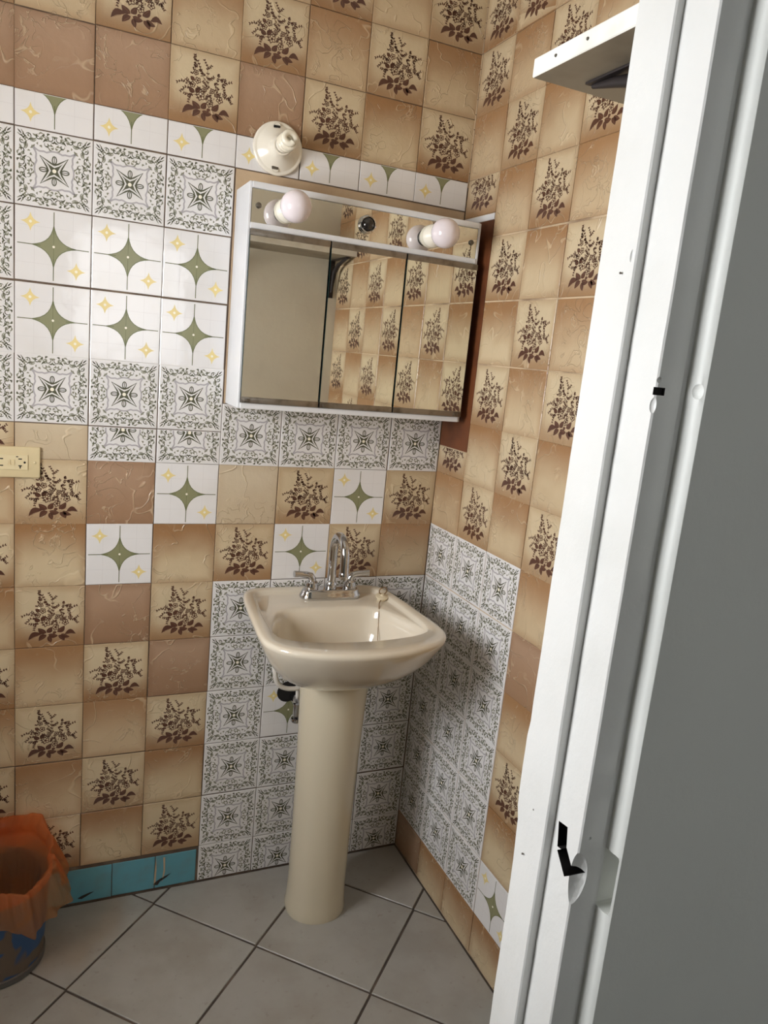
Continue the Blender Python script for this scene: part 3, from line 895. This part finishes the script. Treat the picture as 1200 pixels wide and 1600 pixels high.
def toward(loop, c_, k): return [(c_[0] + (x - c_[0]) * k, c_[1] + (y - c_[1]) * k) for x, y in loop]


def inset(loop, d):
    n = len(loop); r = []
    for i in range(n):
        a, b = loop[i - 1], loop[(i + 1) % n]; dx, dy = b[0] - a[0], b[1] - a[1]; l = math.hypot(dx, dy) or 1
        r.append((loop[i][0] - dy / l * d, loop[i][1] + dx / l * d))
    return r


area2 = sum(so[i][0] * so[(i + 1) % len(so)][1] - so[(i + 1) % len(so)][0] * so[i][1] for i in range(len(so)))
sg = 1 if area2 > 0 else -1
blend = lambda A, B, k: [(a[0] * (1 - k) + b[0] * k, a[1] * (1 - k) + b[1] * k) for a, b in zip(A, B)]
pc = (0.006, .165)
bc = (0, .27)


def L3(loop, z): return [(x, -y, z(x, y) if callable(z) else z) for x, y in loop]


Lp = []
# under side, from the pedestal outwards
for kk, dz in ((.26, .172), (.36, .168), (.46, .158), (.58, .141), (.70, .119), (.80, .094), (.89, .064), (.955, .034)):
    Lp.append(L3(toward(so, pc, kk), ZR - dz))
Lp.append(L3(inset(so, sg * .0015), ZR - .014))
Lp.append(L3(so, ZR - .009))
Lp.append(L3(inset(so, sg * .0012), ZR - .004))
Lp.append(L3(inset(so, sg * .0045), ZR - .0008))
Lp.append(L3(inset(so, sg * .010), ZR))


def rimin(d, k0):
    a = inset(so, sg * d); r = []
    for p, q in zip(a, si):
        f = min(1, max(0, (p[1] - .20) / .20)); f = f * f * (3 - 2 * f) * .88 + k0; r.append((p[0] * (1 - f) + q[0] * f, p[1] * (1 - f) + q[1] * f))
    return r


Lp.append(L3(rimin(.024, 0), ZR - .0008))
Lp.append(L3(rimin(.028, .01), ZR - .004))
Lp.append(L3(rimin(.031, .03), ZR - .0105))
d2 = rimin(.034, .06)
Lp.append(L3(d2, ZR - .012))
Lp.append(L3(blend(d2, si, .5), ZR - .0128))
Lp.append(L3(blend(d2, si, .9), ZR - .0135))
Lp.append(L3(si, ZR - .0160))
Lp.append(L3(toward(si, bc, .975), ZR - .022))
Lp.append(L3(toward(si, bc, .94), ZR - .040))
Lp.append(L3(toward(si, bc, .90), ZR - .075))
Lp.append(L3(toward(si, bc, .83), ZR - .105))
Lp.append(L3(toward(si, bc, .68), ZR - .128))
Lp.append(L3(toward(si, bc, .42), ZR - .140))
Lp.append(L3(toward(si, bc, .16), ZR - .146))
b = loft(Lp)
basin = link('basin', bm_mesh('basin', b, M['porcelain'], True), sink)
link('drain', bm_mesh('drain', lathe([(.021, 0), (.021, .003), (.016, .004), (.013, .001)], 'z', 24), M['chrome'], True, 40), basin, (0, -.27, ZR - .147))
PL = []
for z, rx, ryf, ryb in ((0, .079, .077, .085), (.012, .080, .078, .085), (.03, .077, .076, .082), (.08, .075, .075, .08), (.25, .0755, .075, .08), (.45, .079, .078, .08), (.58, .083, .082, .08), (.64, .086, .085, .08), (.686, .090, .089, .08)):
    PL.append([(rx * math.cos(t_), (ryf if math.sin(t_) < 0 else ryb) * (abs(math.sin(t_)) ** .9) * (1 if math.sin(t_) > 0 else -1), z) for t_ in [2 * math.pi * i / 48 for i in range(48)]])
link('pedestal', bm_mesh('pedestal', loft(PL), M['ped'], True, 70), sink, (0.024, -.168, 0))

# ------------------------------------------------------------------ faucet
FX, FY, FZ = -0.3085, -0.068, ZR - .0122
fa = thing('faucet', 'chrome two handle faucet with tall gooseneck spout on the sink deck', 'faucet', (FX, FY, FZ), (0, 0, math.radians(-2)))


def stadium(hx, r, z, n=10):
    L = []
    for s, a0 in ((1, -90), (-1, 90)):
        for k in range(n + 1):
            a = math.radians(a0 + 180 * k / n); L.append((s * hx + r * math.cos(a), r * math.sin(a), z))
    return L


b = loft([stadium(.054, .0275, 0), stadium(.054, .0285, .003), stadium(.054, .0275, .008), stadium(.054, .0245, .012), stadium(.0535, .0225, .019), stadium(.053, .021, .022), stadium(.0525, .018, .0235)])
link('base_plate', bm_mesh('base_plate', b, M['chrome'], True, 50), fa)
b = lathe([(.0135, .021), (.0145, .027), (.0145, .037), (.0115, .043), (.0095, .046)], 'z', 28)
link('spout_collar', bm_mesh('spout_collar', b, M['chrome'], True, 40), fa)
sp = [(0, 0, .04), (0, 0, .09), (0, 0, .125)]
for k in range(1, 13):
    a = math.pi * k / 12; sp.append((0, -.045 + .045 * math.cos(a), .125 + .047 * math.sin(a)))
sp += [(0, -.0905, .105), (0, -.092, .088)]
b = tube(sp, [.0112] * (len(sp) - 3) + [.0112, .0114, .0116], 20)
link('spout', bm_mesh('spout', b, M['chrome'], True, 60), fa)
link('aerator', bm_mesh('aerator', lathe([(.0120, 0), (.0128, .003), (.0128, .013), (.0115, .016)], 'z', 24), M['chrome'], True, 40), fa, (0, -.092, .077))
for s in (-1, 1):
    h = link('handle', bm_mesh('handle', tube([(0, 0, .040), (0, 0, .050), (s * .006, 0, .058), (s * .016, -.001, .061), (s * .036, -.003, .0635), (s * .050, -.004, .064)], [.0105, .0095, .0095, .0085, .0078, .0088], 16), M['chrome'], True, 60), fa, (s * .0515, 0, 0))
    link('valve_body', bm_mesh('valve_body', lathe([(.0165, .021), (.0175, .025), (.0172, .033), (.0150, .038), (.0150, .041), (.011, .045)], 'z', 28), M['chrome'], True, 40), h)

# ------------------------------------------------------------------ rubber stopper with ring and chain on the deck
stp = thing('drain_stopper', 'cream rubber drain stopper with metal ring lying on the right of the sink deck', 'stopper', (-0.180, -0.110, ZR - .0128), (math.radians(12), 0, 0))
link('plug', bm_mesh('plug', lathe([(.011, 0), (.0125, .004), (.0165, .009), (.0165, .012), (.006, .015), (.005, .019)], 'z', 28), M['stopper'], True, 50), stp)
ring = [(.0105 * math.cos(t_), 0, .0275 + .0105 * math.sin(t_)) for t_ in [2 * math.pi * i / 24 for i in range(25)]]
link('ring', bm_mesh('ring', tube(ring, .0015, 8), M['brass'], True), stp)
ch = thing('stopper_chain', 'thin ball chain hanging from the stopper down the back of the basin', 'chain', (-0.188, -0.124, ZR - .008))
path = spline([(0, 0, -.001), (-.016, -.027, -.001), (-.026, -.053, -.014), (-.032, -.070, -.055), (-.040, -.094, -.088)], 14)
b = bmesh.new()
for i in range(0, len(path)):
    m4 = Matrix.Translation(path[i]); bmesh.ops.create_icosphere(b, subdivisions=1, radius=.0015, matrix=m4)
o = link('ball_links', bm_mesh('ball_links', b, M['brass'], True), ch); o['kind'] = 'stuff'

# ------------------------------------------------------------------ plumbing behind the pedestal
hz = 0.548
link_hole = link('pipe_opening', bm_mesh('pipe_opening', lathe([(.030, 0), (.028, .0006), (.020, .0008)], 'y', 26), M['hole'], True, 40), wall_back, (-0.381, -.0001, .541))
va = thing('shutoff_valve', 'small chrome shutoff valve coming out of the wall beside the pedestal', 'valve', (-0.368, -0.004, .512))
b = merge(tube([(0, 0.0, .018), (0, -.03, .014), (0, -.045, .006)], .0085, 14), tube([(0, -.045, .016), (0, -.045, -.018), (0, -.045, -.022)], [.0105, .0105, .007], 14))
link('valve_body', bm_mesh('valve_body', b, M['chrome'], True, 50), va)
link('valve_knob', bm_mesh('valve_knob', lathe([(.013, 0), (.015, .004), (.014, .010), (.006, .012)], 'z', 12), M['chrome'], True, 40), va, (0, -.045, -.036))
ho = thing('supply_hose', 'white flexible supply hose looping under the left of the basin', 'hose', (-0.43, -0.10, .66))
p = spline([(-.026, .03, .028), (-.024, .0, .0), (-.014, .0, -.042), (.012, .005, -.062), (.048, .012, -.068), (.075, .02, -.060)], 8)
link('hose_tube', bm_mesh('hose_tube', tube([tuple(v) for v in p], .0062, 12), M['hose'], True), ho)
p = spline([(.062, .052, -.118), (.060, .054, -.06), (.060, .058, .01)], 6)
link('hose_branch', bm_mesh('hose_branch', tube([tuple(v) for v in p], .0055, 12), M['hose'], True), ho)

# ------------------------------------------------------------------ outlet
ou = thing('wall_outlet', 'ivory safety outlet with cover plate on the tiles at the left edge', 'outlet', (-1.0570, 0.0, 1.152))
pl = link('cover_plate', bm_mesh('cover_plate', box_bm(-.059, .059, -.0065, -.0002, -.0345, .0345, bevel=.003, seg=3), M['ivory'], True, 60), ou)
rc = link('receptacle', bm_mesh('receptacle', box_bm(-.034, .034, -.0085, -.006, -.0165, .0165, bevel=.0008), M['ivory2']), ou)
for x, z, a, b_ in ((.0185, .0075, .0035, .0012), (.0185, -.0075, .0035, .0012), (.0185, -.0105, .0012, .003), (.0125, .0125, .0022, .001), (-.0185, .0075, .0035, .0012), (-.0185, -.0075, .0035, .0012)):
    box('slot', (x - a, x + a, -.0088, -.0084, z - b_, z + b_), M['hole'], rc)
for x in (.0275, -.0275, .0045 - .011):
    if abs(x) > .02: link('ground_hole', bm_mesh('ground_hole', lathe([(.0024, 0), (.0023, .0003)], 'y', 14), M['hole']), rc, (x, -.0085, 0))
for x in (-.0035, .0045): box('push_button', (x - .003, x + .003, -.0098, -.0084, -.0058, .0058), M['ivory'], rc, .0006)
for x in (.0475, -.0475): link('plate_screw', bm_mesh('plate_screw', lathe([(.003, 0), (.0028, .0012), (.001, .0018)], 'y', 16), M['ivory2'], True), ou, (x, -.0064, 0))

# ------------------------------------------------------------------ shelf beside the door head
SZ, SX, SY = 1.785, -0.480, -1.015
sh = thing('wall_shelf', 'white painted wooden shelf board with nails, fixed high beside the door frame', 'shelf', ((SX - .002) / 2, YF0, SZ))
ox = (SX - .002) / 2
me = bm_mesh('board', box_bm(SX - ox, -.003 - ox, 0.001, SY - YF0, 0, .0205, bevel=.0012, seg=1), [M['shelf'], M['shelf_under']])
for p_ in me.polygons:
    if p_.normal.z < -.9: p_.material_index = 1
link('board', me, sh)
for y in (.150, .095):
    b = bmesh.new(); bmesh.ops.create_icosphere(b, subdivisions=2, radius=.0019)
    link('nail', bm_mesh('nail', b, M['steel'], True), sh, (SX - ox - .0003, y, .011))


def bracket(x):
    o = link('bracket', bm_mesh('bracket', merge(box_bm(-.009, .009, .002, .164, -.0035, -.0005, bevel=.0008),
                                                tube([(0, .160, -.004), (0, .12, -.010), (0, .07, -.020), (0, .03, -.045), (0, .010, -.115)], [.003, .006, .008, .009, .004], 10),
                                                box_bm(-.010, .010, .0008, .0035, -.135, -.002, bevel=.0008)), M['iron'], True, 50), sh, (x - ox, 0, 0))


bracket(-0.418); bracket(-0.024)

# ------------------------------------------------------------------ wastebasket and its bag
BX, BY = -1.085, -0.128
wb = thing('wastebasket', 'round blue mesh wastebasket on the floor at the left, against the tiles', 'basket', (BX, BY, 0))
b = lathe([(.100, .012), (.104, .06), (.109, .13), (.114, .205), (.1145, .208), (.1115, .208), (.106, .13), (.098, .016)], 'z', 64)
link('mesh_wall', bm_mesh('mesh_wall', b, M['bin'], True, 50), wb)
link('base_ring', bm_mesh('base_ring', lathe([(.100, 0.0), (.1045, .003), (.1045, .016), (.101, .018), (.02, .018)], 'z', 64), M['rim_metal'], True, 50), wb)
link('top_rim', bm_mesh('top_rim', tube([(.1135 * math.cos(2 * math.pi * i / 48), .1135 * math.sin(2 * math.pi * i / 48), .209) for i in range(49)], .0022, 8), M['rim_metal'], True), wb)
bag = thing('trash_bag', 'thin orange plastic bag lining the blue wastebasket, its rim folded outwards', 'bag', (BX, BY, .02))
na = 200; V = []
prof = [(.02, .05), (.07, .055), (.088, .10), (.092, .15), (.100, .186), (.112, .216), (.122, .228), (.127, .226), (.140, .196), (.152, .166), (.156, .152)]
pp = []
for (r0, z0), (r1, z1) in zip(prof, prof[1:]):
    for k in range(3): pp.append((r0 + (r1 - r0) * k / 3, z0 + (z1 - z0) * k / 3))
pp.append(prof[-1]); ns = len(pp)
fold = lambda a, f, o, u: 1 - 2 * abs(noise.noise(Vector((math.cos(a) * f, math.sin(a) * f, o + u * .5))))
for j, (r, z) in enumerate(pp):
    u = j / (ns - 1); k = max(0, (u - .40) / .60)
    for i in range(na):
        a = 2 * math.pi * i / na; ca, sa = math.cos(a), math.sin(a)
        w = (fold(a, 1.5, 4, u) - .6) * .034 * k + noise.noise(Vector((ca * 9, sa * 9, u * 3))) * .008 * (.4 + k)
        flap = math.exp(-((a - 6.0) / .42) ** 2)                       # the pointed corner on the right
        w += .022 * k * flap
        wz = noise.noise(Vector((ca * 1.7 + 9, sa * 1.7, u * .5))) * .055 * k + .018 * flap * k + (fold(a, 3.2, 21, u) - .6) * .010 * k
        lift_ = (.036 * max(0, math.sin(a + .2)) ** 1.1 + .030 * math.exp(-((a - .9) / .35) ** 2)) * max(0, 1 - abs(u - .68) * 2.4)
        rr = r + w
        if u < .42: rr = min(rr, .096)
        elif z + wz < .212: rr = max(rr, .1195)
        x, y = rr * ca, rr * sa; zz = z + wz + lift_
        if y > -BY - .006: zz += (y + BY + .006) * .6; y = -BY - .006 - (i % 3) * .0004
        V.append((x, y, zz))
F = [(j * na + i, j * na + (i + 1) % na, (j + 1) * na + (i + 1) % na, (j + 1) * na + i) for j in range(ns - 1) for i in range(na)]
link('bag_film', mesh('bag_film', V, F, [M['bag']], smooth=True), bag)
